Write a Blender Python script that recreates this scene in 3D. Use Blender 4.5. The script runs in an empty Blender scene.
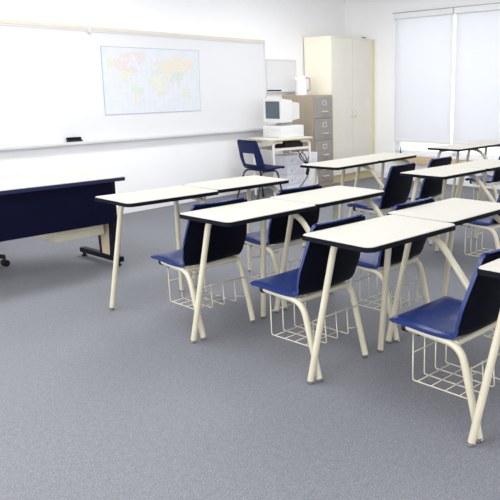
import bpy, bmesh, math, random
from mathutils import Vector, Matrix
random.seed(4)
S = bpy.context.scene
COL = S.collection

# ------------------------------------------------------------------ materials
def mat(name, col, rough=.5, metal=0., spec=.5, noise=None, bump=None, emit=None, coat=0.):
    m = bpy.data.materials.new(name); m.use_nodes = True
    nt = m.node_tree; b = nt.nodes['Principled BSDF']
    b.inputs['Base Color'].default_value = (*col, 1)
    b.inputs['Roughness'].default_value = rough
    b.inputs['Metallic'].default_value = metal
    b.inputs['Specular IOR Level'].default_value = spec
    b.inputs['Coat Weight'].default_value = coat
    tc = nt.nodes.new('ShaderNodeTexCoord')
    if noise:
        sc, amt = noise[0], noise[1]
        n = nt.nodes.new('ShaderNodeTexNoise'); n.inputs['Scale'].default_value = sc
        n.inputs['Detail'].default_value = 6
        nt.links.new(tc.outputs['Object'], n.inputs['Vector'])
        r = nt.nodes.new('ShaderNodeMapRange')
        r.inputs['From Min'].default_value = .3; r.inputs['From Max'].default_value = .7
        r.inputs['To Min'].default_value = 1 - amt; r.inputs['To Max'].default_value = 1 + amt
        nt.links.new(n.outputs['Fac'], r.inputs['Value'])
        v = nt.nodes.new('ShaderNodeVectorMath'); v.operation = 'SCALE'
        v.inputs[0].default_value = col
        nt.links.new(r.outputs['Result'], v.inputs['Scale'])
        nt.links.new(v.outputs['Vector'], b.inputs['Base Color'])
    if bump:
        n = nt.nodes.new('ShaderNodeTexNoise'); n.inputs['Scale'].default_value = bump[0]
        n.inputs['Detail'].default_value = 4
        nt.links.new(tc.outputs['Object'], n.inputs['Vector'])
        bp = nt.nodes.new('ShaderNodeBump'); bp.inputs['Strength'].default_value = bump[1]
        bp.inputs['Distance'].default_value = .004
        nt.links.new(n.outputs['Fac'], bp.inputs['Height'])
        nt.links.new(bp.outputs['Normal'], b.inputs['Normal'])
    if emit:
        b.inputs['Emission Color'].default_value = (*emit[0], 1)
        b.inputs['Emission Strength'].default_value = emit[1]
    return m

M = {}
M['wall'] = mat('white_wall_paint', (.875, .875, .88), .8, noise=(3, .006))
M['ceiling'] = mat('white_ceiling', (.92, .92, .92), .9, noise=(40, .01))
M['whiteboard'] = mat('whiteboard_surface', (.715, .718, .73), .5, spec=.15, noise=(1.5, .01))
M['white'] = mat('white_trim', (.80, .80, .81), .5, noise=(5, .01))
M['tray'] = mat('tray_aluminium', (.66, .66, .67), .4, noise=(8, .02))
M['rail'] = mat('tan_rail', (.68, .63, .53), .6, noise=(10, .04))
M['grey_metal'] = mat('grey_metal', (.38, .38, .40), .4, .3, noise=(10, .03))
M['laminate'] = mat('cream_laminate', (.555, .535, .478), .6, spec=.2, noise=(60, .012))
M['edge'] = mat('dark_edge_band', (.003, .004, .008), .6, spec=.1, noise=(30, .1))
M['navyedge'] = mat('navy_edge_band', (.008, .012, .05), .5, spec=.25, noise=(30, .1))
M['cream'] = mat('cream_enamel', (.53, .49, .375), .35, noise=(14, .04))
M['creamwhite'] = mat('white_enamel', (.80, .78, .70), .35, noise=(14, .03))
M['wire'] = mat('basket_wire', (.52, .48, .38), .35, .2, noise=(20, .05))
M['blue'] = mat('blue_plastic', (.014, .030, .135), .25, noise=(25, .08), bump=(260, .10))
M['blue_shaded'] = mat('blue_plastic_shaded_rear', (.0015, .002, .007), .55, spec=.08, noise=(25, .1))  # blue plastic with shade of the shell rear and underside put into the colour
M['navy'] = mat('navy_plastic', (.007, .014, .07), .5, spec=.15, noise=(25, .08))
M['black'] = mat('black_rubber', (.006, .006, .008), .5, spec=.25, noise=(25, .1))
M['blackmetal'] = mat('black_metal', (.010, .010, .013), .4, noise=(25, .1))
M['chrome'] = mat('chrome_glide', (.55, .55, .56), .25, 1., noise=(10, .02))
M['navymetal'] = mat('navy_metal', (.0015, .0015, .016), .55, spec=.1, noise=(4, .12))
M['navyframe'] = mat('navy_frame', (.002, .003, .012), .5, spec=.15, noise=(4, .1))
M['maple'] = mat('pale_wood', (.62, .52, .36), .5, noise=(9, .06))
M['palebeige'] = mat('beige_metal_box', (.58, .53, .39), .5, noise=(9, .04))
M['cab'] = mat('cream_cabinet', (.70, .678, .59), .5, noise=(5, .025))
M['cab_lit_side'] = mat('cream_cabinet_lit_side', (.92, .87, .73), .5, noise=(5, .02))  # same cream as the doors, light on the side put into the colour
M['plinth'] = mat('yellowish_plinth', (.55, .47, .26), .6, noise=(5, .03))
M['file'] = mat('taupe_metal', (.30, .27, .25), .45, noise=(12, .03))
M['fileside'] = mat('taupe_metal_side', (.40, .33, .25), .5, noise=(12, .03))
M['silver'] = mat('silver_pull', (.68, .67, .65), .3, .5, noise=(10, .03))
M['pc'] = mat('pale_computer_plastic', (.70, .695, .68), .5, noise=(12, .015))
M['screen'] = mat('dark_screen', (.085, .11, .135), .2, noise=(12, .05))
M['goldedge'] = mat('wood_edge_yellow', (.52, .40, .14), .5, noise=(12, .06))
M['kettle'] = mat('white_kettle_plastic', (.86, .86, .87), .35, noise=(12, .01))
M['greyp'] = mat('grey_plastic', (.35, .36, .38), .4, noise=(12, .03))
M['blind'] = mat('white_blind_fabric', (.80, .81, .835), .9, noise=(120, .02))
M['shelfwood'] = mat('tan_wood_ledge', (.62, .46, .28), .5, noise=(9, .05))
M['felt'] = mat('charcoal_felt', (.02, .022, .028), .9, noise=(90, .2))
M['paperink'] = mat('lavender_wrapper', (.62, .62, .74), .6, noise=(30, .06))
M['ground'] = mat('pale_ground', (.88, .89, .90), .9, noise=(2, .03))

# blind fabric: lets daylight through
def blindmat():
    m = M['blind']; nt = m.node_tree; b = nt.nodes['Principled BSDF']; out = nt.nodes['Material Output']
    t = nt.nodes.new('ShaderNodeBsdfTranslucent'); t.inputs['Color'].default_value = (.9, .91, .93, 1)
    mx = nt.nodes.new('ShaderNodeMixShader'); mx.inputs[0].default_value = .30
    nt.links.new(b.outputs[0], mx.inputs[1]); nt.links.new(t.outputs[0], mx.inputs[2])
    tp = nt.nodes.new('ShaderNodeBsdfTransparent')
    m2 = nt.nodes.new('ShaderNodeMixShader'); m2.inputs[0].default_value = .12
    nt.links.new(mx.outputs[0], m2.inputs[1]); nt.links.new(tp.outputs[0], m2.inputs[2])
    nt.links.new(m2.outputs[0], out.inputs['Surface'])
blindmat()
def glassmat():
    m = bpy.data.materials.new('window_glass'); m.use_nodes = True
    nt = m.node_tree; nt.nodes.remove(nt.nodes['Principled BSDF'])
    g = nt.nodes.new('ShaderNodeBsdfGlossy'); g.inputs['Roughness'].default_value = .02
    tp = nt.nodes.new('ShaderNodeBsdfTransparent'); mx = nt.nodes.new('ShaderNodeMixShader')
    lw = nt.nodes.new('ShaderNodeFresnel'); lw.inputs['IOR'].default_value = 1.3
    nt.links.new(lw.outputs[0], mx.inputs[0])
    nt.links.new(tp.outputs[0], mx.inputs[1]); nt.links.new(g.outputs[0], mx.inputs[2])
    nt.links.new(mx.outputs[0], nt.nodes['Material Output'].inputs['Surface'])
    return m
M['glass'] = glassmat()

# carpet: blue grey with fine fleck
def carpet():
    m = bpy.data.materials.new('grey_carpet'); m.use_nodes = True
    nt = m.node_tree; b = nt.nodes['Principled BSDF']
    b.inputs['Roughness'].default_value = .75; b.inputs['Specular IOR Level'].default_value = .35
    tc = nt.nodes.new('ShaderNodeTexCoord')
    def noise(sc, det):
        n = nt.nodes.new('ShaderNodeTexNoise'); n.inputs['Scale'].default_value = sc; n.inputs['Detail'].default_value = det
        nt.links.new(tc.outputs['Object'], n.inputs['Vector']); return n
    n1 = noise(170, 3); n2 = noise(38, 4); n3 = noise(.8, 2)
    r = nt.nodes.new('ShaderNodeValToRGB'); r.color_ramp.elements[0].position = .33; r.color_ramp.elements[1].position = .67
    r.color_ramp.elements[0].color = (.121, .125, .142, 1); r.color_ramp.elements[1].color = (.230, .235, .258, 1)
    nt.links.new(n1.outputs['Fac'], r.inputs['Fac'])
    mr = nt.nodes.new('ShaderNodeMapRange'); mr.inputs['From Min'].default_value = .3; mr.inputs['From Max'].default_value = .7
    mr.inputs['To Min'].default_value = .92; mr.inputs['To Max'].default_value = 1.08
    nt.links.new(n2.outputs['Fac'], mr.inputs['Value'])
    mr3 = nt.nodes.new('ShaderNodeMapRange'); mr3.inputs['To Min'].default_value = .94; mr3.inputs['To Max'].default_value = 1.06
    nt.links.new(n3.outputs['Fac'], mr3.inputs['Value'])
    mm = nt.nodes.new('ShaderNodeMath'); mm.operation = 'MULTIPLY'
    nt.links.new(mr.outputs[0], mm.inputs[0]); nt.links.new(mr3.outputs[0], mm.inputs[1])
    v = nt.nodes.new('ShaderNodeVectorMath'); v.operation = 'SCALE'
    nt.links.new(r.outputs['Color'], v.inputs[0]); nt.links.new(mm.outputs[0], v.inputs['Scale'])
    nt.links.new(v.outputs[0], b.inputs['Base Color'])
    bp = nt.nodes.new('ShaderNodeBump'); bp.inputs['Strength'].default_value = .25; bp.inputs['Distance'].default_value = .002
    nt.links.new(n1.outputs['Fac'], bp.inputs['Height']); nt.links.new(bp.outputs[0], b.inputs['Normal'])
    return m
M['carpet'] = carpet()

# ------------------------------------------------------------------ helpers
def obj(name, bm, m, parent=None, smooth=False, auto=None):
    me = bpy.data.meshes.new(name)
    bmesh.ops.recalc_face_normals(bm, faces=bm.faces[:])
    if smooth or auto is not None:
        for f in bm.faces: f.smooth = True
    if auto is not None:
        for e in bm.edges:
            if len(e.link_faces) == 2 and e.calc_face_angle(0) > math.radians(auto): e.smooth = False
    bm.to_mesh(me); bm.free()
    for mm in (m if isinstance(m, (list, tuple)) else [m]): me.materials.append(mm)
    o = bpy.data.objects.new(name, me); COL.objects.link(o)
    if parent is not None: o.parent = parent
    return o
def tag(o, label=None, cat=None, group=None, kind=None):
    if label: o['label'] = label
    if cat: o['category'] = cat
    if group: o['group'] = group
    if kind: o['kind'] = kind
    return o
def thing(name, label, cat, loc=(0, 0, 0), rz=0, group=None):
    o = bpy.data.objects.new(name, None); COL.objects.link(o); o.empty_display_size = .1
    o.location = loc; o.rotation_euler = (0, 0, rz)
    return tag(o, label, cat, group)
def structure(name, bm, m, label=None, parent=None, **k):
    o = obj(name, bm, m, parent, **k)
    if parent is None: o['kind'] = 'structure'
    if label: o['label'] = label
    return o
def dup(o, parent=None):
    c = o.copy(); COL.objects.link(c); c.parent = parent
    for ch in o.children: dup(ch, c)
    return c

def box(bm, x0, x1, y0, y1, z0, z1, bev=0., mi=0, rot=None):
    t = bmesh.new()
    vs = [t.verts.new((x, y, z)) for x in (x0, x1) for y in (y0, y1) for z in (z0, z1)]
    for q in ((0, 1, 3, 2), (4, 6, 7, 5), (0, 4, 5, 1), (2, 3, 7, 6), (0, 2, 6, 4), (1, 5, 7, 3)):
        t.faces.new([vs[i] for i in q])
    if bev:
        bmesh.ops.bevel(t, geom=t.edges[:], offset=bev, segments=2, affect='EDGES', profile=.5)
    if rot is not None: bmesh.ops.transform(t, matrix=rot, verts=t.verts[:])
    merge(bm, t, mi)
    return bm
def merge(bm, t, mi=0):
    mp = {}
    for v in t.verts: mp[v] = bm.verts.new(v.co)
    for f in t.faces:
        try:
            nf = bm.faces.new([mp[v] for v in f.verts]); nf.material_index = mi
        except ValueError: pass
    t.free()
def B(*a, **k): return box(bmesh.new(), *a, **k)

def fillet(pts, r, n=6):
    """polyline with rounded corners"""
    P = [Vector(p) for p in pts]
    out = [P[0]]
    for i in range(1, len(P) - 1):
        a, b, c = P[i-1], P[i], P[i+1]
        u = (a - b); v = (c - b); lu, lv = u.length, v.length; u.normalize(); v.normalize()
        rr = r[i-1] if isinstance(r, (list, tuple)) else r
        d = min(rr, lu*.49, lv*.49)
        p0, p1 = b + u*d, b + v*d
        for k in range(n + 1):
            t = k/n; out.append(p0*(1-t)**2 + b*2*t*(1-t) + p1*t*t)
    out.append(P[-1])
    return out
def tube(bm, pts, r, seg=12, caps=True, mi=0):
    P = [Vector(p) for p in pts]; rings = []
    T0 = (P[1] - P[0]).normalized()
    up = Vector((0, 0, 1)) if abs(T0.z) < .9 else Vector((1, 0, 0))
    N = (up - T0*up.dot(T0)).normalized()
    for i, p in enumerate(P):
        if i == 0: T = (P[1]-P[0])
        elif i == len(P)-1: T = (P[-1]-P[-2])
        else: T = (P[i+1]-P[i]).normalized() + (P[i]-P[i-1]).normalized()
        T.normalize()
        N = (N - T*N.dot(T)).normalized(); Bn = T.cross(N)
        rr = r[i] if isinstance(r, (list, tuple)) else r
        rings.append([bm.verts.new(p + (N*math.cos(2*math.pi*k/seg) + Bn*math.sin(2*math.pi*k/seg))*rr) for k in range(seg)])
    for a, b in zip(rings, rings[1:]):
        for k in range(seg):
            bm.faces.new((a[k], a[(k+1) % seg], b[(k+1) % seg], b[k])).material_index = mi
    if caps:
        bm.faces.new(rings[0][::-1]).material_index = mi; bm.faces.new(rings[-1]).material_index = mi
    return bm
def lathe(bm, prof, seg=20, c=(0, 0, 0), mi=0):
    rings = []
    for r, z in prof:
        rings.append([bm.verts.new((c[0]+r*math.cos(2*math.pi*k/seg), c[1]+r*math.sin(2*math.pi*k/seg), c[2]+z)) for k in range(seg)])
    for a, b in zip(rings, rings[1:]):
        for k in range(seg): bm.faces.new((a[k], a[(k+1) % seg], b[(k+1) % seg], b[k])).material_index = mi
    bm.faces.new(rings[0][::-1]).material_index = mi; bm.faces.new(rings[-1]).material_index = mi
    return bm
def roundrect(x0, x1, y0, y1, r, n=6):
    pts = []
    for cx, cy, a0 in ((x1-r, y1-r, 0), (x0+r, y1-r, 90), (x0+r, y0+r, 180), (x1-r, y0+r, 270)):
        for k in range(n+1):
            a = math.radians(a0 + 90*k/n); pts.append((cx+r*math.cos(a), cy+r*math.sin(a)))
    return pts
def desk_outline(x0, x1, y0, y1, rf, rs, n=6):
    pts = []
    for cx, cy, a0, r in ((x1-rf, y1-rf, 0, rf), (x0+rf, y1-rf, 90, rf), (x0+rs, y0+rs, 180, rs), (x1-rs, y0+rs, 270, rs)):
        for k in range(n+1):
            a = math.radians(a0 + 90*k/n); pts.append((cx+r*math.cos(a), cy+r*math.sin(a)))
    return pts
def prism(bm, loop, z0, z1, bev=0., mi=0):
    t = bmesh.new()
    lo = [t.verts.new((x, y, z0)) for x, y in loop]; hi = [t.verts.new((x, y, z1)) for x, y in loop]
    n = len(loop)
    t.faces.new(lo[::-1]); top = t.faces.new(hi)
    for k in range(n): t.faces.new((lo[k], lo[(k+1) % n], hi[(k+1) % n], hi[k]))
    if bev: bmesh.ops.bevel(t, geom=[e for e in top.edges], offset=bev, segments=2, affect='EDGES')
    merge(bm, t, mi); return bm
def ring(bm, lo_loop, in_loop, z0, z1):
    a = [bm.verts.new((x, y, z0)) for x, y in lo_loop]; b = [bm.verts.new((x, y, z1)) for x, y in lo_loop]
    c = [bm.verts.new((x, y, z1)) for x, y in in_loop]; d = [bm.verts.new((x, y, z0)) for x, y in in_loop]
    n = len(a)
    for k in range(n):
        j = (k+1) % n
        for p, q in ((a, b), (b, c), (c, d), (d, a)): bm.faces.new((p[k], p[j], q[j], q[k]))
    return bm

# ------------------------------------------------------------------ camera
cam = bpy.data.cameras.new('camera'); co = bpy.data.objects.new('camera', cam); COL.objects.link(co)
cam.sensor_width = 36; cam.lens = 671.51/500*36; cam.shift_x = -.2085; cam.shift_y = 0; cam.clip_end = 200
Rv = Vector((0.56928464, -0.82211542, -0.00642143)).normalized()
Fv = Vector((0.79867425, 0.55487156, -0.23288837)).normalized()
Uv = Rv.cross(Fv).normalized()
mw = Matrix((Rv, Uv, -Fv)).transposed().to_4x4(); mw.translation = (0, 0, 1.3596)
co.matrix_world = mw
S.camera = co

# ------------------------------------------------------------------ room shell
WY = 6.438; WX0 = 9.06; WA = math.radians(7)
wd = Vector((-math.sin(WA), -math.cos(WA), 0))      # along the window wall, away from the corner
wn = Vector((-math.cos(WA), math.sin(WA), 0))       # into the room
WM = Matrix((wd, wn, Vector((0, 0, 1)))).transposed().to_4x4(); WM.translation = (WX0, WY, 0)
H = 2.74
structure('floor', B(-1.5, 11, -4.5, WY+.1, -.05, 0), M['carpet'])
structure('ceiling', B(-1.5, 9.6, -4.5, WY+.1, H, H+.06), M['ceiling'])
structure('wall_front', B(-1.5, WX0+.15, WY, WY+.12, 0, H), M['wall'])
structure('baseboard_front', B(-1.5, WX0, WY-.012, WY, 0, .10, bev=.003), M['white'])

# window wall with an opening (local s along wall, t into room)
S0, S1, ZB, ZT = 1.0, 6.2, .40, 2.41
bm = bmesh.new()
box(bm, 0, S0, -.14, 0, 0, H); box(bm, S0, S1, -.14, 0, 0, ZB); box(bm, S0, S1, -.14, 0, ZT, H); box(bm, S1, 11.0, -.14, 0, 0, H)
o = structure('wall_window_side', bm, M['wall']); o.matrix_world = WM
o = structure('baseboard_window_side', B(0, 11, 0, .012, 0, .09, bev=.003), M['white']); o.matrix_world = WM
bm = bmesh.new()
for s in (S0+.03, 2.07, 3.55, 5.0, S1-.03): box(bm, s-.03, s+.03, -.10, -.04, ZB, ZT)
box(bm, S0, S1, -.10, -.04, ZB, ZB+.05); box(bm, S0, S1, -.10, -.04, ZT-.05, ZT)
o = structure('window_1', bm, M['white']); o.matrix_world = WM
structure('pane', B(S0, S1, -.075, -.068, ZB, ZT), M['glass'], parent=o)
structure('window_sill', B(S0-.02, S1+.02, -.04, .03, ZB-.03, ZB+.005, bev=.004), M['white'], parent=o)
o = tag(obj('outdoor_ground', B(-6, 34, -30, -.5, -.35, -.3), M['ground']), kind='structure'); o.matrix_world = WM
o.name = 'ground'

# roller blinds
def blind(s0, s1, label):
    t = thing('roller_blind', label, 'blind', group=None); t.matrix_world = WM
    b = bmesh.new(); box(b, s0-.005, s1+.005, .004, .075, ZT-.055, ZT+.02, bev=.006)
    obj('housing', b, M['white'], t)
    b = bmesh.new()
    n = 24
    for i in range(n):
        pass
    box(b, s0+.015, s1-.015, .020, .0225, .62, ZT-.03)
    obj('fabric', b, M['blind'], t)
    b = bmesh.new(); box(b, s0+.012, s1-.012, .012, .030, .575, .625, bev=.005)
    obj('bottom_rail', b, M['white'], t)
    b = bmesh.new(); box(b, s1-.035, s1-.015, .024, .034, ZT-.45, ZT-.41, bev=.002)
    tube(b, [(s1-.012, .030, ZT-.04), (s1-.012, .034, .60)], .0025, 6)
    obj('pull_cord', b, M['tray'], t)
    return t
blind(1.02, 2.055, 'white roller blind covering the window beside the corner, left of the mullion')
blind(2.085, 3.53, 'wide white roller blind running off the right edge of the photo')
# grey line between wall and blind head
b = bmesh.new(); box(b, S0, S1, .001, .06, ZT+.021, ZT+.033)
o = structure('trim_1', b, M['grey_metal']); o.matrix_world = WM
# small blue latch on sill
t = thing('window_latch', 'small blue latch on the white window sill below the left blind', 'latch'); t.matrix_world = WM @ Matrix.Translation((1.13, .005, ZB+.005))
b = bmesh.new(); box(b, -.012, .012, -.008, .012, 0, .02, bev=.002); obj('base', b, M['navymetal'], t)
b = bmesh.new(); box(b, -.007, .007, -.004, .006, .018, .085, bev=.002); obj('lever', b, mat('blue_latch', (.04, .08, .45), .4, noise=(20, .05)), t)
# ledge along the wall
t = thing('wall_ledge', 'low tan wooden ledge running along the wall below the window', 'ledge'); t.matrix_world = WM
b = bmesh.new(); box(b, 1.05, 6.2, .001, .10, .27, .36, bev=.006); obj('ledge_board', b, M['shelfwood'], t)
for s in (1.3, 2.6, 3.9, 5.2): obj('bracket', B(s-.015, s+.015, .001, .07, .16, .2695), M['white'], t)

# ------------------------------------------------------------------ whiteboard
t = thing('whiteboard', 'long wall mounted whiteboard with tan map rail on top', 'whiteboard', (0, WY, 0))
b = bmesh.new(); box(b, .6, 7.115, -.022, -.001, .835, 1.975); obj('panel', b, M['whiteboard'], t)
b = bmesh.new(); box(b, .6, 7.13, -.035, -.001, 1.975, 2.012, bev=.004); obj('map_rail', b, M['rail'], t)
b = bmesh.new(); box(b, .6, 7.125, -.031, -.001, 1.958, 1.975, bev=.002); obj('top_trim', b, M['tray'], t)
b = bmesh.new(); box(b, 7.108, 7.132, -.030, -.001, .82, 1.975, bev=.003); obj('side_trim', b, M['tray'], t)
b = bmesh.new(); box(b, .6, 7.11, -.085, -.001, .818, .838, bev=.005); box(b, .6, 7.11, -.085, -.078, .83, .85, bev=.002)
obj('marker_tray', b, M['tray'], t)
b = bmesh.new(); box(b, 4.42, 4.455, -.045, -.03, 1.945, 2.03, bev=.003); tube(b, [(4.437, -.05, 1.95), (4.437, -.055, 1.925), (4.437, -.045, 1.915)], .004, 6)
obj('rail_clip', b, M['tray'], t)

t = thing('whiteboard_eraser', 'black eraser lying on the tray of the long whiteboard', 'eraser', (4.135, WY-.052, .838))
b = bmesh.new(); box(b, -.085, .075, -.022, .022, 0, .030, bev=.004); obj('felt_pad', b, M['felt'], t)
b = bmesh.new(); box(b, -.088, .062, -.024, .024, .0305, .058, bev=.007); obj('grip', b, M['navyframe'], t)

# small whiteboard
t = thing('small_whiteboard', 'small square whiteboard hung right of the long whiteboard above the computer', 'whiteboard', (7.465, WY, 1.55))
b = bmesh.new(); box(b, -.31, .31, -.02, -.001, -.205, .205); obj('panel', b, M['whiteboard'], t)
b = bmesh.new(); box(b, -.325, .325, -.028, -.001, .205, .222, bev=.002); box(b, -.325, .325, -.028, -.001, -.222, -.205, bev=.002)
box(b, -.325, -.31, -.028, -.001, -.205, .205, bev=.002); box(b, .31, .325, -.028, -.001, -.205, .205, bev=.002)
obj('frame', b, M['tray'], t)
b = bmesh.new(); box(b, -.325, .30, -.06, -.028, -.225, -.212, bev=.002); obj('marker_tray', b, M['tray'], t)
t = thing('marker_pen', 'black marker lying on the tray of the small whiteboard', 'marker', (7.26, WY-.047, 1.347), math.radians(90))
b = bmesh.new(); tube(b, [(0, -.09, 0), (0, .12, 0)], .010, 10); obj('barrel', b, M['black'], t)
b = bmesh.new(); tube(b, [(0, -.155, 0), (0, -.091, 0)], .0112, 10); obj('cap', b, M['felt'], t)

# ------------------------------------------------------------------ world map
def merc(lat): return math.log(math.tan(math.pi/4 + math.radians(max(-80, min(80, lat)))/2*.92))
def mp(lon, lat, X0=4.556, X1=5.918, Z0=1.108, Z1=1.827):
    s = .478 + .00268*lon; tt = .607 - .283*merc(lat)
    return (X0 + (X1-X0)*s, Z1 - (Z1-Z0)*tt)
LAND = {
 'alaska_landmass': ((.72, .84, .36), [(-166, 66), (-156, 71), (-141, 70), (-141, 60), (-150, 59), (-160, 56), (-165, 60), (-160, 63)]),
 'canada_landmass': ((.86, .62, .55), [(-141, 70), (-125, 71), (-110, 68), (-96, 69), (-82, 68), (-94, 60), (-88, 56), (-80, 52), (-78, 60), (-70, 60), (-62, 54), (-55, 50), (-66, 45), (-75, 44), (-83, 43), (-90, 48), (-124, 49), (-132, 56), (-141, 60)]),
 'arctic_islands': ((.88, .66, .60), [(-120, 73), (-105, 77), (-80, 79), (-66, 79), (-78, 74), (-64, 66), (-75, 66), (-90, 72), (-110, 71)]),
 'greenland_landmass': ((.84, .66, .66), [(-70, 77), (-58, 80), (-30, 80), (-20, 76), (-24, 70), (-40, 65), (-45, 60), (-52, 65), (-55, 71)]),
 'united_states_landmass': ((.80, .87, .46), [(-124, 49), (-90, 48), (-83, 43), (-75, 44), (-67, 45), (-75, 38), (-81, 31), (-80, 26), (-84, 30), (-95, 29), (-98, 26), (-106, 32), (-117, 33), (-124, 41)]),
 'mexico_landmass': ((.62, .78, .52), [(-117, 33), (-106, 32), (-98, 26), (-97, 20), (-90, 21), (-88, 16), (-80, 9), (-84, 9), (-93, 15), (-105, 20), (-112, 29)]),
 'northern_south_america': ((.66, .80, .50), [(-80, 9), (-72, 12), (-60, 9), (-50, 1), (-60, -3), (-70, -5), (-70, -16), (-76, -14), (-81, -5)]),
 'brazil_landmass': ((.52, .76, .60), [(-50, 1), (-35, -6), (-39, -16), (-48, -26), (-54, -33), (-58, -20), (-65, -11), (-70, -5), (-60, -3)]),
 'southern_south_america': ((.90, .80, .46), [(-70, -16), (-65, -11), (-58, -20), (-54, -33), (-62, -40), (-66, -48), (-69, -54), (-74, -50), (-72, -35)]),
 'europe_landmass': ((.66, .78, .60), [(-9, 37), (-9, 43), (-1, 45), (3, 51), (12, 54), (24, 56), (28, 60), (38, 56), (40, 46), (28, 42), (22, 37), (15, 40), (8, 44), (0, 39)]),
 'british_isles': ((.84, .62, .62), [(-6, 50), (1, 52), (-2, 58), (-7, 56)]),
 'scandinavia_landmass': ((.82, .74, .60), [(5, 59), (12, 56), (18, 62), (28, 66), (28, 71), (18, 70), (8, 63)]),
 'russia_landmass': ((.92, .78, .45), [(28, 60), (30, 69), (45, 67), (70, 73), (100, 77), (140, 73), (178, 70), (178, 65), (160, 60), (142, 54), (132, 43), (120, 51), (88, 50), (60, 51), (48, 44), (38, 47), (38, 56)]),
 'central_asia_landmass': ((.70, .82, .50), [(48, 44), (60, 51), (88, 50), (80, 42), (72, 36), (60, 36), (52, 37)]),
 'china_landmass': ((.50, .76, .56), [(88, 50), (120, 51), (132, 43), (122, 38), (121, 28), (108, 21), (98, 26), (80, 31), (74, 38), (80, 42)]),
 'india_landmass': ((.86, .66, .62), [(67, 25), (74, 34), (80, 31), (92, 24), (84, 18), (77, 8), (72, 20)]),
 'middle_east_landmass': ((.78, .84, .52), [(35, 36), (45, 38), (52, 37), (61, 36), (67, 25), (57, 18), (45, 13), (38, 22)]),
 'southeast_asia_landmass': ((.62, .78, .60), [(98, 26), (108, 21), (108, 11), (102, 2), (98, 12), (92, 22)]),
 'indonesia_landmass': ((.84, .82, .55), [(96, 4), (118, 6), (126, 0), (150, -6), (140, -8), (112, -8), (104, -5)]),
 'japan_landmass': ((.86, .70, .64), [(131, 32), (140, 35), (144, 44), (140, 42), (136, 36)]),
 'north_africa_landmass': ((.86, .84, .52), [(-16, 15), (-14, 27), (-5, 35), (10, 37), (22, 32), (33, 31), (37, 20), (30, 12), (10, 12), (-8, 10)]),
 'west_africa_landmass': ((.68, .80, .52), [(-16, 15), (-8, 10), (10, 12), (14, 4), (8, 4), (-8, 4)]),
 'east_africa_landmass': ((.78, .86, .62), [(37, 20), (43, 12), (51, 12), (41, -2), (35, -5), (28, 2), (30, 12)]),
 'central_africa_landmass': ((.92, .86, .55), [(10, 12), (30, 12), (28, 2), (35, -5), (28, -12), (12, -8), (9, 0), (14, 4)]),
 'southern_africa_landmass': ((.90, .74, .42), [(12, -8), (28, -12), (40, -12), (34, -24), (27, -34), (18, -34), (14, -22)]),
 'madagascar_landmass': ((.74, .84, .56), [(44, -16), (50, -14), (47, -25), (44, -23)]),
 'australia_landmass': ((.72, .86, .42), [(114, -22), (122, -17), (131, -12), (142, -11), (146, -19), (153, -27), (149, -37), (138, -35), (129, -32), (115, -34)]),
 'new_zealand_landmass': ((.80, .82, .60), [(172, -35), (178, -38), (172, -44), (167, -46), (171, -41)]),
}
t = thing('world_map', 'pale paper world map hung on the long whiteboard', 'map', (0, WY, 0))
def pale(c, k=.33): return tuple((.66*(1-k) + v*k*.86) for v in c)
def quadsheet(bm, c4, y0, y1):
    # c4: tl,tr,br,bl in (x,z)
    f = [bm.verts.new((x, y0, z)) for x, z in c4]; g = [bm.verts.new((x, y1, z)) for x, z in c4]
    bm.faces.new(f); bm.faces.new(g[::-1])
    for k in range(4): bm.faces.new((f[k], f[(k+1) % 4], g[(k+1) % 4], g[k]))
C4 = [(4.556, 1.822), (5.932, 1.832), (5.908, 1.110), (4.540, 1.102)]
cxm, czm = sum(p[0] for p in C4)/4, sum(p[1] for p in C4)/4
def sc4(k, kz=None): return [(cxm+(x-cxm)*k, czm+(z-czm)*(kz or k)) for x, z in C4]
b = bmesh.new(); quadsheet(b, C4, -.0275, -.023); obj('border', b, mat('map_border', (.42, .48, .58), .7, noise=(30, .04)), t)
b = bmesh.new(); quadsheet(b, sc4(.988, .979), -.0285, -.0276); obj('ocean_sheet', b, mat('map_ocean', (.665, .685, .72), .7, noise=(14, .03)), t)
bm = bmesh.new(); grat = bm
for i in range(1, 18):
    lon = -180 + i*20
    x0, z0 = mp(lon, 74); x1, z1 = mp(lon, -66)
    box(bm, x0-.0012, x0+.0012, -.0292, -.0286, z1, z0)
for lat in (-60, -40, -20, 0, 20, 40, 60):
    x0, z0 = mp(-185, lat); x1, z1 = mp(172, lat)
    box(bm, x0, x1, -.0292, -.0286, z0-.0012, z0+.0012)
obj('grid_lines', bm, mat('map_grid', (.63, .655, .70), .7, noise=(30, .03)), t)
for nm, (c, poly) in LAND.items():
    bm = bmesh.new(); vs = [bm.verts.new((mp(a, l)[0], -.0298, mp(a, l)[1])) for a, l in poly]
    f = bm.faces.new(vs)
    ext = bmesh.ops.extrude_face_region(bm, geom=[f])
    bmesh.ops.translate(bm, vec=(0, .001, 0), verts=[v for v in ext['geom'] if isinstance(v, bmesh.types.BMVert)])
    obj(nm, bm, mat('map_'+nm, pale(c), .7, noise=(60, .05)), t)

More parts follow.
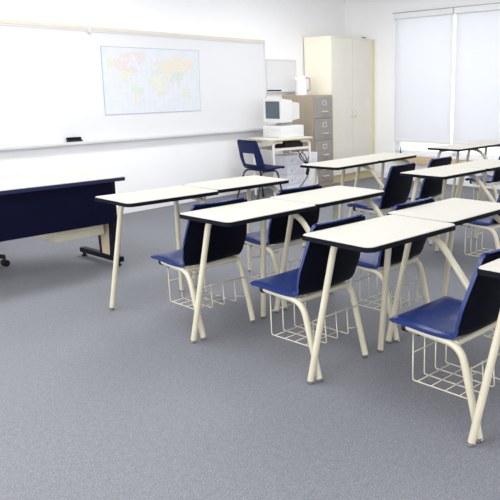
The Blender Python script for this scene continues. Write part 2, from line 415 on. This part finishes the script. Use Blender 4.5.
# ------------------------------------------------------------------ moulded chair shell
PROF = [(.300, .398), (.312, .408), (.314, .420), (.302, .4275), (.28, .430), (.24, .428), (.19, .423), (.13, .417), (.07, .413), (.025, .413), (-.005, .420), (-.027, .437),
        (-.043, .465), (-.054, .505), (-.066, .555), (-.079, .61), (-.092, .665), (-.102, .712), (-.108, .742), (-.112, .757), (-.117, .765), (-.123, .767), (-.129, .761)]
def densify(P, k=3):
    out = []
    for i in range(len(P)-1):
        p0 = P[max(i-1, 0)]; p1 = P[i]; p2 = P[i+1]; p3 = P[min(i+2, len(P)-1)]
        for j in range(k):
            t = j/k
            out.append(tuple(.5*((2*b) + (-a+c)*t + (2*a-5*b+4*c-d)*t*t + (-a+3*b-3*c+d)*t**3) for a, b, c, d in zip(p0, p1, p2, p3)))
    out.append(P[-1]); return out
PD = densify(PROF, 2)
NP = len(PD); SPLIT = next(i for i, p in enumerate(PD) if p[1] > .445 and i > NP//3)
def lerp_tab(x, tab):
    for (a, va), (b, vb) in zip(tab, tab[1:]):
        if x <= b: return va + (vb-va)*(x-a)/(b-a) if b > a else va
    return tab[-1][1]
def shell_grid():
    U = [-1, -.985, -.94, -.86, -.72, -.5, -.25, 0, .25, .5, .72, .86, .94, .985, 1]
    L = [0]
    for i in range(1, NP): L.append(L[-1] + math.dist(PD[i], PD[i-1]))
    tot = L[-1]; rows = []
    for i, (y, z) in enumerate(PD):
        s = L[i]/tot
        hw = lerp_tab(s, [(0, .196), (.05, .208), (.3, .205), (.48, .196), (.56, .205), (.66, .214), (.8, .200), (1, .182)])
        # rounded corners at the lips
        e = min(L[i], 9); rc = .045
        if e < rc: hw -= rc*(1-math.sqrt(1-(1-e/rc)**2))*.7
        e = tot - L[i]
        if e < rc: hw -= rc*(1-math.sqrt(1-(1-e/rc)**2))*.9
        ky = lerp_tab(s, [(0, 0), (.44, .0), (.56, .028), (.8, .020), (1, .010)])
        kz = lerp_tab(s, [(0, .002), (.1, .006), (.3, .010), (.44, .014), (.52, .010), (.6, 0), (1, 0)])
        roll = lerp_tab(s, [(0, .003), (.1, .009), (.45, .010), (.55, 0), (1, 0)])
        rows.append([Vector((u*hw, y + ky*abs(u)**2.4, z + kz*abs(u)**3 - roll*max(0, (abs(u)-.86)/.14)**1.5)) for u in U])
    return rows
def shell_meshes(hole=False, th=.019):
    rows = shell_grid(); n, m = len(rows), len(rows[0])
    nor = [[None]*m for _ in range(n)]
    for i in range(n):
        for j in range(m):
            a = rows[min(i+1, n-1)][j] - rows[max(i-1, 0)][j]; b = rows[i][min(j+1, m-1)] - rows[i][max(j-1, 0)]
            nn = a.cross(b); nn.normalize(); nor[i][j] = nn
    # sign: seat normal must point up
    k = n//4
    sg = 1 if nor[k][m//2].z > 0 else -1
    def inhole(i, j):
        if not hole: return False
        z = (rows[i][j].z + rows[i+1][j+1].z)/2; x = (rows[i][j].x + rows[i+1][j+1].x)/2
        return i > SPLIT and .45 < z < .60 and -.13 < x < .08
    def mk(i0, i1):
        bm = bmesh.new()
        top = {(i, j): bm.verts.new(rows[i][j]) for i in range(i0, i1+1) for j in range(m)}
        bot = {(i, j): bm.verts.new(rows[i][j] - nor[i][j]*sg*th) for i in range(i0, i1+1) for j in range(m)}
        fs = {}
        for i in range(i0, i1):
            for j in range(m-1):
                if inhole(i, j): continue
                bm.faces.new((top[i, j], top[i+1, j], top[i+1, j+1], top[i, j+1]))
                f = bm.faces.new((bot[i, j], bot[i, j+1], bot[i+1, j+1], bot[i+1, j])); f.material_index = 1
        bm.edges.ensure_lookup_table()
        # stitch boundaries
        inv = {v: k for k, v in top.items()}
        for e in [e for e in bm.edges if len(e.link_faces) == 1 and e.verts[0] in inv]:
            a, b = inv[e.verts[0]], inv[e.verts[1]]
            try: bm.faces.new((top[a], top[b], bot[b], bot[a]))
            except ValueError: pass
        for v in [v for v in bm.verts if not v.link_faces]: bm.verts.remove(v)
        return bm
    return mk(0, SPLIT), mk(SPLIT, n-1)
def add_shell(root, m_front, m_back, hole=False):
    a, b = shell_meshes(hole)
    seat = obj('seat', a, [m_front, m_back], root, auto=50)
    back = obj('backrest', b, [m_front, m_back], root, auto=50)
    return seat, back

# ------------------------------------------------------------------ combination desk
LW, LD, TZ = .644, .398, .74
def make_desk():
    root = thing('student_desk', 'x', 'desk')
    top = prism(bmesh.new(), desk_outline(-.0075, LW-.0145, -LD+.0045, .0015, .020, .036), TZ-.019, TZ, .0015)
    d = obj('desktop', top, M['laminate'], root, auto=40)
    e = ring(bmesh.new(), desk_outline(-.012, LW-.010, -LD, .006, .024, .040), desk_outline(-.0075, LW-.0145, -LD+.0045, .0015, .020, .036), TZ-.024, TZ-.0035)
    obj('edge_band', e, M['edge'], d, auto=40)
    bm = prism(bmesh.new(), roundrect(.02, LW-.02, -LD+.02, -.02, .03), TZ-.026, TZ-.0191); obj('underside_board', bm, M['edge'], d)
    ZR = .697
    r = .0158
    # front legs, each with its bend into the rail
    def glide(leg, x, y):
        lathe_bm = lathe(bmesh.new(), [(.015, .0), (.0165, .004), (.0165, .010), (.011, .013), (.011, .026)], 14, (x, y, 0)); obj('glide', lathe_bm, M['chrome'], leg, smooth=False, auto=40)
    for xf, yf, xt, yt in ((.055, .03, .125, -.075), (.580, .035, .505, -.085)):
        dx = .10 if xf < .3 else -.10
        b = tube(bmesh.new(), fillet([(xf, yf, .018), (xt, yt, ZR), (xt+dx, yt-.005, ZR)], .05), r)
        leg = obj('leg', b, M['cream'], root, auto=50); glide(leg, xf, yf)
    b = tube(bmesh.new(), [(.215, -.08, ZR), (.415, -.09, ZR)], r*.98); obj('front_rail', b, M['cream'], root, auto=50)
    # side arm joining desktop and seat, on the student's right
    XC = .29
    b = tube(bmesh.new(), fillet([(.535, -.10, ZR-.001), (.535, -.335, ZR-.001), (.500, -.60, .425), (.476, -.70, .384)], [.09, .10]), r)
    obj('connecting_arm', b, M['cream'], root, auto=50)
    for y in (-.145, -.30): obj('mounting_plate', B(.42, .56, y, y+.025, ZR+.0158, TZ-.0262), M['cream'], root)
    # seat side tube ending in a black plug, bending down into the rear leg
    b = tube(bmesh.new(), fillet([(.125, -.49, .392), (.112, -.762, .380), (.116, -.857, .018)], .07), r)
    leg = obj('leg', b, M['cream'], root, auto=50); glide(leg, .116, -.857)
    b = tube(bmesh.new(), fillet([(.470, -.50, .392), (.478, -.752, .380), (.487, -.840, .018)], .07), r)
    leg = obj('leg', b, M['cream'], root, auto=50); glide(leg, .487, -.840)
    b = tube(bmesh.new(), [(.1252, -.470, .388), (.125, -.490, .390)], .0195, 14); obj('end_plug', b, M['black'], root, auto=40)
    b = tube(bmesh.new(), [(.115, -.735, .382), (.478, -.735, .382)], r*.85)
    tube(b, [(.124, -.52, .391), (.472, -.52, .391)], r*.8)
    obj('seat_crossbar', b, M['cream'], root, auto=50)
    # wire book basket
    w = .0031; b = bmesh.new()
    X = [.145, .228, .311, .394]; yb, yr, zb = -.505, -.805, .150
    for x in X:
        tube(b, fillet([(x, yb+.0, .385), (x, yb, zb), (x, yr, zb), (x+.01, yr+.02, .285)], .012, 3), w, 6)
    for y in (yb-.03, yb-.10, yb-.17, yb-.24): tube(b, [(X[0], y, zb+w*1.2), (X[-1], y, zb+w*1.2)], w*.9, 6)
    tube(b, [(X[0], yb, .275), (X[-1], yb, .275)], w, 6)
    tube(b, [(X[0]+.005, yr+.018, .280), (X[-1]+.02, yr+.018, .280)], w, 6)
    tube(b, fillet([(X[0]+.005, yr+.018, .280), (X[-1]+.08, yr+.005, .280)], .01, 2), w, 6)
    tube(b, [(X[-1]+.005, yr, zb+.03), (.487, -.79, .155)], w, 6)
    obj('book_basket', b, M['wire'], root, smooth=True)
    # shell
    g = bpy.data.objects.new('tmp', None)
    s, k = add_shell(root, M['blue'], M['blue_shaded'])
    for o in (s, k):
        o.data.transform(Matrix.Translation((XC, -.735, 0)))
    # bolts
    for x in (.122, .472):
        for y in (-.55, -.69): obj('mounting_bolt', tube(bmesh.new(), [(x, y, .368), (x, y, .410)], .008, 8), M['blackmetal'], root)
    return root
DESKS = [
 ((2.4114, 3.5761), -.125, 'desk and chair unit at the near end of the front row, left of the next by the aisle edge, closest to the navy teacher desk'),
 ((3.0623, 3.5419), -.1138, 'desk and chair unit in the front row joined to the one closest to the teacher desk, below the blue chair at the wall'),
 ((2.3046, 2.7009), -.0872, 'near unit of the first pair in the second row, blue seat centre of photo'),
 ((2.9523, 2.6617), -.088, 'right unit of the second row pair, its desktop right of centre with the aisle behind'),
 ((2.2463, 1.8361), -.1258, 'unit with the large desktop at centre right and the biggest glossy blue seat in front'),
 ((2.8980, 1.8045), -.1112, 'unit joined right of the large centre right desktop, its rounded corner against the floor'),
 ((2.1502, .9572), -.0839, 'nearest unit at the right edge of the photo with only a desktop corner and one leg showing'),
 ((4.440, 3.635), -.015, 'front row unit beyond the aisle with its desktop in front of the grey filing cabinet'),
 ((5.087, 3.625), -.03, 'front row unit with its desktop just in front of the tall cream cabinet doors'),
 ((4.400, 2.627), -.105, 'second row unit beyond the aisle, desktop overlapping a chair back, left of its joined twin'),
 ((5.044, 2.559), -.105, 'second row unit beyond the aisle whose desktop leaves the photo on the right'),
 ((6.490, 3.530), -.088, 'farthest unit in front of the window with its desktop directly below the mullion'),
 ((7.135, 3.473), -.088, 'farthest right unit below the wide blind, cut by the right edge of the photo'),
]
LABELS = [
 'desk and chair unit nearest the navy teacher desk, front row, leftmost desktop',
 'front row desk and chair unit, desktop below the blue chair by the wall',
 'second row desk and chair unit nearest the camera, left of its joined twin',
 'second row desk and chair unit joined to the far side of the nearest one',
 'third row desk and chair unit with the large desktop right of centre',
 'third row desk and chair unit joined to the far side of the large centre desktop',
 'closest desk and chair unit, mostly outside the right edge, one desktop corner showing',
 'front row desk and chair unit past the aisle, desktop before the grey filing cabinet',
 'front row desk and chair unit with its desktop before the tall cream cabinet',
 'second row desk and chair unit past the aisle, left of the cut off one',
 'second row desk and chair unit past the aisle, desktop cut by the right edge',
 'most distant desk and chair unit, its desktop below the join of the two blinds',
 'distant desk and chair unit below the wide blind, cut by the right edge',
]
proto = make_desk()
for i, (p, a, _) in enumerate(DESKS):
    o = proto if i == 0 else dup(proto)
    o.location = (p[0], p[1], 0); o.rotation_euler = (0, 0, a)
    tag(o, LABELS[i], 'desk', 'student desks with attached blue chairs')

# ------------------------------------------------------------------ teacher desk
t = thing('teacher_desk', 'long white topped desk with navy front panel at the left edge', 'desk', (3.235, 4.385, 0), math.radians(-5.1))
DL, DD, DZ = 1.62, .74, .72
t_top = obj('desktop', prism(bmesh.new(), roundrect(-DL+.003, -.003, .003, DD-.003, .012, 3), DZ-.006, DZ, .001), M['laminate'], t, auto=40)
obj('edge_band', prism(bmesh.new(), roundrect(-DL, 0, 0, DD, .014, 3), DZ-.032, DZ-.0061), M['navyedge'], t_top)
obj('front_panel', B(-DL+.03, -.070, .085, .105, .357, DZ-.032, bev=.003), M['navymetal'], t)
b = bmesh.new()
for sx in (0,):
    pass
def post(x, yb0, yb1, yt0, yt1, z0, z1, w=.02):
    b = bmesh.new()
    lo = [b.verts.new(v) for v in ((x-w, yb0, z0), (x+w, yb0, z0), (x+w, yb1, z0), (x-w, yb1, z0))]
    hi = [b.verts.new(v) for v in ((x-w, yt0, z1), (x+w, yt0, z1), (x+w, yt1, z1), (x-w, yt1, z1))]
    b.faces.new(lo[::-1]); b.faces.new(hi)
    for k in range(4): b.faces.new((lo[k], lo[(k+1) % 4], hi[(k+1) % 4], hi[k]))
    return b
def deskleg(x):
    leg = obj('leg_frame', B(x-.028, x+.028, .085, .68, .035, .075, bev=.006), M['navyframe'], t)
    obj('post', post(x, .135, .212, .108, .160, .0755, DZ-.0325), M['navyframe'], leg)
    obj('post', post(x, .336, .362, .352, .378, .0755, DZ-.0325), M['navyframe'], leg)
    obj('infill_panel', post(x, .2125, .3355, .1605, .3515, .0755, DZ-.0325, .014), M['maple'], leg)
    for y in (.125, .655):
        obj('glide', lathe(bmesh.new(), [(.022, 0), (.024, .01), (.012, .014), (.012, .036)], 14, (x, y, 0)), M['black'], leg, auto=40)
deskleg(-.05)
deskleg(-DL+.11)
dr = obj('drawer_box', B(-.50, -.10, .21, .62, .252, DZ-.033, bev=.004), M['palebeige'], t)
obj('drawer', B(-.48, -.11, .62, .635, .28, DZ-.05, bev=.004), M['palebeige'], dr)

# office chair mostly outside the left edge, behind the desk
t = thing('office_chair', 'black office chair behind the teacher desk, only a caster foot showing', 'chair', (2.45, 5.43, 0), math.radians(-1))
b = bmesh.new()
for k in range(5):
    a = math.radians(180 + 72*k); c, s = math.cos(a), math.sin(a)
    tube(b, [(0.03*c, .03*s, .115), (.15*c, .15*s, .105), (.29*c, .29*s, .078)], [.028, .022, .017], 8)
base = obj('star_base', b, M['black'], t, auto=50)
for k in range(5):
    a = math.radians(180 + 72*k); c, s = math.cos(a), math.sin(a)
    b = bmesh.new(); px, py = .285*c, .285*s
    for q in (-.018, .018):
        m2 = Matrix.Translation((px, py, .028)) @ Matrix.Rotation(a+.6, 4, 'Z') @ Matrix.Translation((0, q, 0)) @ Matrix.Rotation(math.pi/2, 4, 'X') @ Matrix.Translation((0, 0, -.010))
        w_ = lathe(bmesh.new(), [(.022, 0), (.028, .003), (.028, .017), (.022, .020)], 14)
        bmesh.ops.transform(w_, matrix=m2, verts=w_.verts[:]); merge(b, w_)
    tube(b, [(px, py, .03), (px, py, .085)], .009, 8)
    obj('caster', b, M['black'], base)
obj('gas_column', lathe(bmesh.new(), [(.028, .09), (.028, .24), (.02, .245), (.02, .40)], 16), M['blackmetal'], t, auto=40)
obj('seat', B(-.24, .24, -.23, .23, .40, .48, bev=.03), M['felt'], t, auto=50)
b = bmesh.new(); box(b, -.22, .22, .20, .25, .54, .95, bev=.022); obj('backrest', b, M['felt'], t, auto=50)
obj('back_support', tube(bmesh.new(), fillet([(0, .1, .39), (0, .29, .40), (0, .262, .70)], .06), .016, 8), M['blackmetal'], t, auto=50)

# ------------------------------------------------------------------ tall cabinet
t = thing('storage_cabinet', 'tall cream two door cabinet standing in the room corner', 'cabinet', (7.955, 5.890, 0), math.radians(-3))
CW, CD, CH = 1.025, .525, 2.085
obj('body', B(0, CW, .022, CD, .115, CH, bev=.003), M['cab_lit_side'], t)
obj('plinth', B(.012, CW-.012, .03, CD-.02, 0, .115), M['plinth'], t)
obj('top_trim', B(-.004, CW+.004, .0, CD, CH+.0005, CH+.014, bev=.003), M['cab_lit_side'], t)
for x0, x1, hx in ((.002, .474, .434), (.479, .963, .519)):
    d = obj('door', B(x0, x1, 0, .0215, .118, CH-.003, bev=.003), M['cab'], t)
    h = obj('handle', tube(bmesh.new(), fillet([(hx, .002, 1.06), (hx, -.032, 1.05), (hx, -.032, .96), (hx, .002, .95)], .015, 4), .006, 8), M['silver'], d, smooth=True)
obj('side_stile', B(.967, CW, .002, .0215, .118, CH-.003, bev=.002), mat('yellow_edge', (.72, .64, .38), .5, noise=(8, .03)), t)
b = bmesh.new(); box(b, -.035, .035, -.02, .02, 0, .018, bev=.004); box(b, -.015, .015, -.026, -.02, .002, .014)
o = obj('black_clip', b, M['felt']); o.location = (8.78, 5.90, CH+.0148)
tag(o, 'small dark clip lying on top of the tall cream cabinet', 'clip')

# ------------------------------------------------------------------ filing cabinet
t = thing('filing_cabinet', 'taupe four drawer metal filing cabinet left of the tall cabinet', 'cabinet', (7.465, 5.85, 0))
FW, FD, FH = .445, .56, 1.283
obj('body', B(0, FW, .018, FD, 0, FH, bev=.004), M['fileside'], t)
zt = FH-.022; dh = .303
for k in range(4):
    z1 = zt - k*dh; z0 = z1-dh+.010
    d = obj('drawer', B(.012, FW-.012, 0, .0175, z0, z1, bev=.004), M['file'], t)
    cx = FW*.53
    b = bmesh.new(); zc = z1-.085
    box(b, cx-.045, cx+.045, -.008, -.0005, zc-.032, zc-.024); box(b, cx-.045, cx+.045, -.008, -.0005, zc+.024, zc+.032)
    box(b, cx-.045, cx-.036, -.008, -.0005, zc-.024, zc+.024); box(b, cx+.036, cx+.045, -.008, -.0005, zc-.024, zc+.024)
    obj('label_holder', b, M['silver'], d)
    obj('label_card', B(cx-.035, cx+.035, -.004, -.0005, zc-.023, zc+.023), M['file'], d)
    b = tube(bmesh.new(), fillet([(cx-.062, .0, z1-.205), (cx-.055, -.028, z1-.203), (cx+.055, -.028, z1-.203), (cx+.062, .0, z1-.205)], .012, 3), .009, 8)
    obj('handle', b, M['silver'], d, smooth=True)

# kettle on the filing cabinet
t = thing('electric_kettle', 'white plastic jug kettle standing on the filing cabinet', 'kettle', (7.565, 6.14, FH+.0005), math.radians(-50))
obj('base', lathe(bmesh.new(), [(.082, 0), (.085, .006), (.085, .018), (.070, .024)], 24), M['kettle'], t, auto=40)
obj('body', lathe(bmesh.new(), [(.072, .025), (.078, .04), (.074, .12), (.066, .20), (.060, .245), (.054, .25)], 24), M['kettle'], t, auto=40)
obj('lid', lathe(bmesh.new(), [(.054, .2505), (.050, .262), (.030, .270), (.012, .272), (.012, .282), (.006, .285)], 24), M['kettle'], t, auto=40)
b = bmesh.new(); tube(b, [(-.050, 0, .20), (-.085, 0, .245)], [.022, .014], 10); obj('spout', b, M['kettle'], t, auto=40)
obj('handle', tube(bmesh.new(), fillet([(.050, 0, .235), (.115, 0, .235), (.120, 0, .07), (.074, 0, .055)], .03, 5), .011, 10), M['greyp'], t, smooth=True)

# ------------------------------------------------------------------ computer cart
CA = math.radians(-11)
t = thing('computer_table', 'small cream legged table with yellow edged top holding the computer', 'table', (6.36, 5.69, 0), CA)
TW, TD, TT = .735, .50, .752
d = obj('tabletop', prism(bmesh.new(), roundrect(.003, TW-.003, .003, TD-.003, .05), TT-.010, TT, .001), M['pc'], t, auto=40)
obj('edge_band', prism(bmesh.new(), roundrect(0, TW, 0, TD, .052), TT-.026, TT-.0101), M['goldedge'], d, auto=40)
for y in (.045, TD-.045):
    for x, s in ((.085, 1), (TW-.05, -1)):
        obj('leg', tube(bmesh.new(), fillet([(x, y, 0), (x, y, TT-.045), (x+s*.14, y, TT-.045)], .06), .0165), M['creamwhite'], t, auto=50)
b = bmesh.new()
box(b, .09, TW-.06, .04, .052, .60, .632, bev=.003); box(b, .09, TW-.06, TD-.055, TD-.043, .60, .632, bev=.003); box(b, .09, TW-.06, .053, TD-.056, .602, .61)
obj('book_shelf', b, M['creamwhite'], t)
b = bmesh.new(); box(b, .35, TW-.10, .12, .36, .6105, .70, bev=.005)
o = obj('cable_box', b, M['felt']); o.location = (6.36, 5.69, 0); o.rotation_euler = (0, 0, CA); tag(o, 'dark box sitting on the shelf under the computer tabletop', 'box')

# computer, facing left
t = thing('desktop_computer', 'pale horizontal desktop computer case lying under the old monitor', 'computer', (6.645, 5.735, TT+.0005), math.radians(-6))
d = obj('case', B(0, .40, 0, .36, .0, .155, bev=.008), M['pc'], t, auto=40)
obj('drive_bay', B(-.004, .0, .05, .19, .085, .115, bev=.001), M['tray'], d)
obj('power_button', B(-.005, 0, .27, .30, .05, .07, bev=.001), M['tray'], d)
obj('side_seam', B(.012, .40, -.0015, .0, .070, .073), M['tray'], d)
t = thing('computer_monitor', 'bulky white tube monitor with dark screen on the computer case', 'monitor', (6.645, 5.735, TT+.1565), math.radians(-6))
b = bmesh.new()
obj('stand', lathe(bmesh.new(), [(.11, 0), (.12, .008), (.08, .02), (.06, .035)], 20, (.20, .17, 0)), M['pc'], t, auto=40)
# bezel frame + tapered rear
bez = bmesh.new()
box(bez, .0, .07, .0, .034, .036, .335, bev=.004); box(bez, .0, .07, .306, .34, .036, .335, bev=.004)
box(bez, .0, .07, .034, .306, .036, .085, bev=.004); box(bez, .0, .07, .034, .306, .305, .335, bev=.004)
obj('bezel', bez, M['pc'], t)
obj('screen', B(.012, .03, .034, .306, .085, .305), M['screen'], t)
b = bmesh.new()
def loop(x, y0, y1, z0, z1): return [b.verts.new(v) for v in ((x, y0, z0), (x, y1, z0), (x, y1, z1), (x, y0, z1))]
ls = [loop(.0701, .004, .336, .04, .331), loop(.20, .008, .332, .044, .322), loop(.205, .025, .315, .06, .30), loop(.375, .05, .29, .08, .28)]
for p, q in zip(ls, ls[1:]):
    for k in range(4): b.faces.new((p[k], p[(k+1) % 4], q[(k+1) % 4], q[k]))
b.faces.new(ls[0]); b.faces.new(ls[-1][::-1])
obj('housing', b, M['pc'], t)

# ------------------------------------------------------------------ cartons of paper under the table
def carton(x, y, z, label, w=.315, d=.24, h=.128):
    r = thing('paper_carton', label, 'carton', (x, y, z), random.uniform(-.015, .015), 'paper cartons stacked under the computer table')
    obj('wrapper', B(0, w, 0, d, .0, h-.001, bev=.006), M['pc2'], r)
    b = bmesh.new(); box(b, .06, .10, -.0016, -.0002, .035, .075); box(b, .19, .25, -.0016, -.0002, .03, .045); box(b, .13, .15, -.0016, -.0002, .05, .09)
    obj('printed_mark', b, M['paperink'], r)
M['pc2'] = mat('lavender_white_paper', (.80, .80, .86), .6, noise=(12, .03))
lv = ['on the floor', 'second from the floor', 'third from the floor', 'topmost']
for c, cn in ((0, 'left'), (1, 'right')):
    for k in range(4):
        carton(6.80 + c*.325, 5.78, k*.129, 'pale paper carton, %s in the %s stack under the computer table' % (lv[k], cn))
# cables
def cable(pts, label, r=.006):
    P = densify([tuple(p) for p in pts], 6)
    o = obj('cable', tube(bmesh.new(), P, r, 8), M['black'], smooth=True); tag(o, label, 'cable', 'black cables hanging behind the computer table'); return o
cable([(6.92, 5.60, .59), (6.80, 5.58, .52), (6.86, 5.56, .44), (6.98, 5.60, .40), (7.02, 5.66, .50), (6.90, 5.62, .56)], 'black cable looped below the computer table shelf')
cable([(6.78, 5.60, .60), (6.85, 5.56, .48), (6.93, 5.55, .38), (7.00, 5.60, .45), (7.12, 5.66, .60), (7.16, 5.72, .70)], 'black cable running up past the right leg of the computer table')
cable([(6.88, 5.55, .46), (6.93, 5.54, .33), (6.90, 5.56, .22), (6.80, 5.60, .10), (6.70, 5.64, .006), (6.6, 5.7, .006)], 'black cable dropping from under the table to the floor')
b = bmesh.new()
tmp = B(-.022, .022, -.014, .014, -.045, .045, bev=.008); bmesh.ops.transform(tmp, matrix=Matrix.Translation((6.905, 5.535, .31)) @ Matrix.Rotation(.4, 4, 'Y'), verts=tmp.verts[:]); merge(b, tmp)
tube(b, [(6.905, 5.535, .35), (6.93, 5.54, .40)], .006, 8)
tag(obj('power_plug', b, M['black']), 'black power plug hanging among the cables in front of the cartons', 'plug')

# ------------------------------------------------------------------ blue chair at the wall
t = thing('student_chair', 'blue plastic chair with black legs and slotted back beside the computer table', 'chair', (6.16, 5.75, 0), math.radians(-99))
s, k = add_shell(t, M['navy'], M['navy'], hole=True)
for o in (s, k): o.data.transform(Matrix.Translation((0, -.02, 0)) @ Matrix.Diagonal((1.0, 1.0, 1.0, 1)))
for sx in (-1, 1):
    obj('leg', tube(bmesh.new(), fillet([(sx*.16, .05, .385), (sx*.17, .19, .385), (sx*.205, .255, .012)], .06), .0115, 10), M['blackmetal'], t, auto=50)
    obj('leg', tube(bmesh.new(), fillet([(sx*.16, .06, .384), (sx*.17, -.05, .384), (sx*.205, -.17, .012)], .06), .0115, 10), M['blackmetal'], t, auto=50)
b = bmesh.new()
for y in (.03, .15): tube(b, [(-.16, y, .384), (.16, y, .384)], .010, 8)
obj('seat_crossbar', b, M['blackmetal'], t, auto=50)
b = bmesh.new()
for sx in (-1, 1):
    for y in (.255, -.17): lathe(b, [(.013, 0), (.015, .006), (.013, .03)], 10, (sx*.205, y, 0))
obj('foot_caps', b, M['black'], t, auto=50)

# ------------------------------------------------------------------ light
w = bpy.data.worlds.new('world'); S.world = w; w.use_nodes = True
nt = w.node_tree; bg = nt.nodes['Background']
bg.inputs['Color'].default_value = (.95, .97, 1, 1); bg.inputs['Strength'].default_value = 1.9
def area(name, loc, size, power, rot=(0, 0, 0), col=(1, 1, 1)):
    l = bpy.data.lights.new(name, 'AREA'); l.shape = 'RECTANGLE'; l.size, l.size_y = size; l.energy = power; l.color = col
    o = bpy.data.objects.new(name, l); COL.objects.link(o); o.location = loc; o.rotation_euler = rot; return o
for x in (1.6, 4.2, 6.8):
    for y in (-.6, 2.2, 4.8):
        area('ceiling_lamp', (x, y, H-.03), (1.2, .6), {-.6: 8, 2.2: 18, 4.8: 27}[y])
# added broad fill light at the back of the room, brightens the walls
o = area('room_fill', (.6, -3.6, 1.9), (5, 2.2), 80, col=(1, 1, 1))
o.rotation_euler = Vector((.62, .78, .06)).to_track_quat('-Z', 'Y').to_euler()
o = area('side_fill', (-1.3, 3.4, 1.7), (5, 2.0), 85, col=(1, 1, 1))  # added fill light from the open left side, brightens the window wall
o.rotation_euler = Vector((1, .05, -.02)).to_track_quat('-Z', 'Y').to_euler()
# daylight through the window
o = area('window_daylight', tuple(WM @ Vector((3.2, -1.2, 2.2))), (5, 2.4), 40, col=(.95, .97, 1))
o.rotation_euler = (Vector(WM.to_3x3() @ Vector((0, 1, -.45)))).to_track_quat('-Z', 'Y').to_euler()

S.view_settings.view_transform = 'Standard'
S.view_settings.look = 'None'
S.view_settings.exposure = 0.25
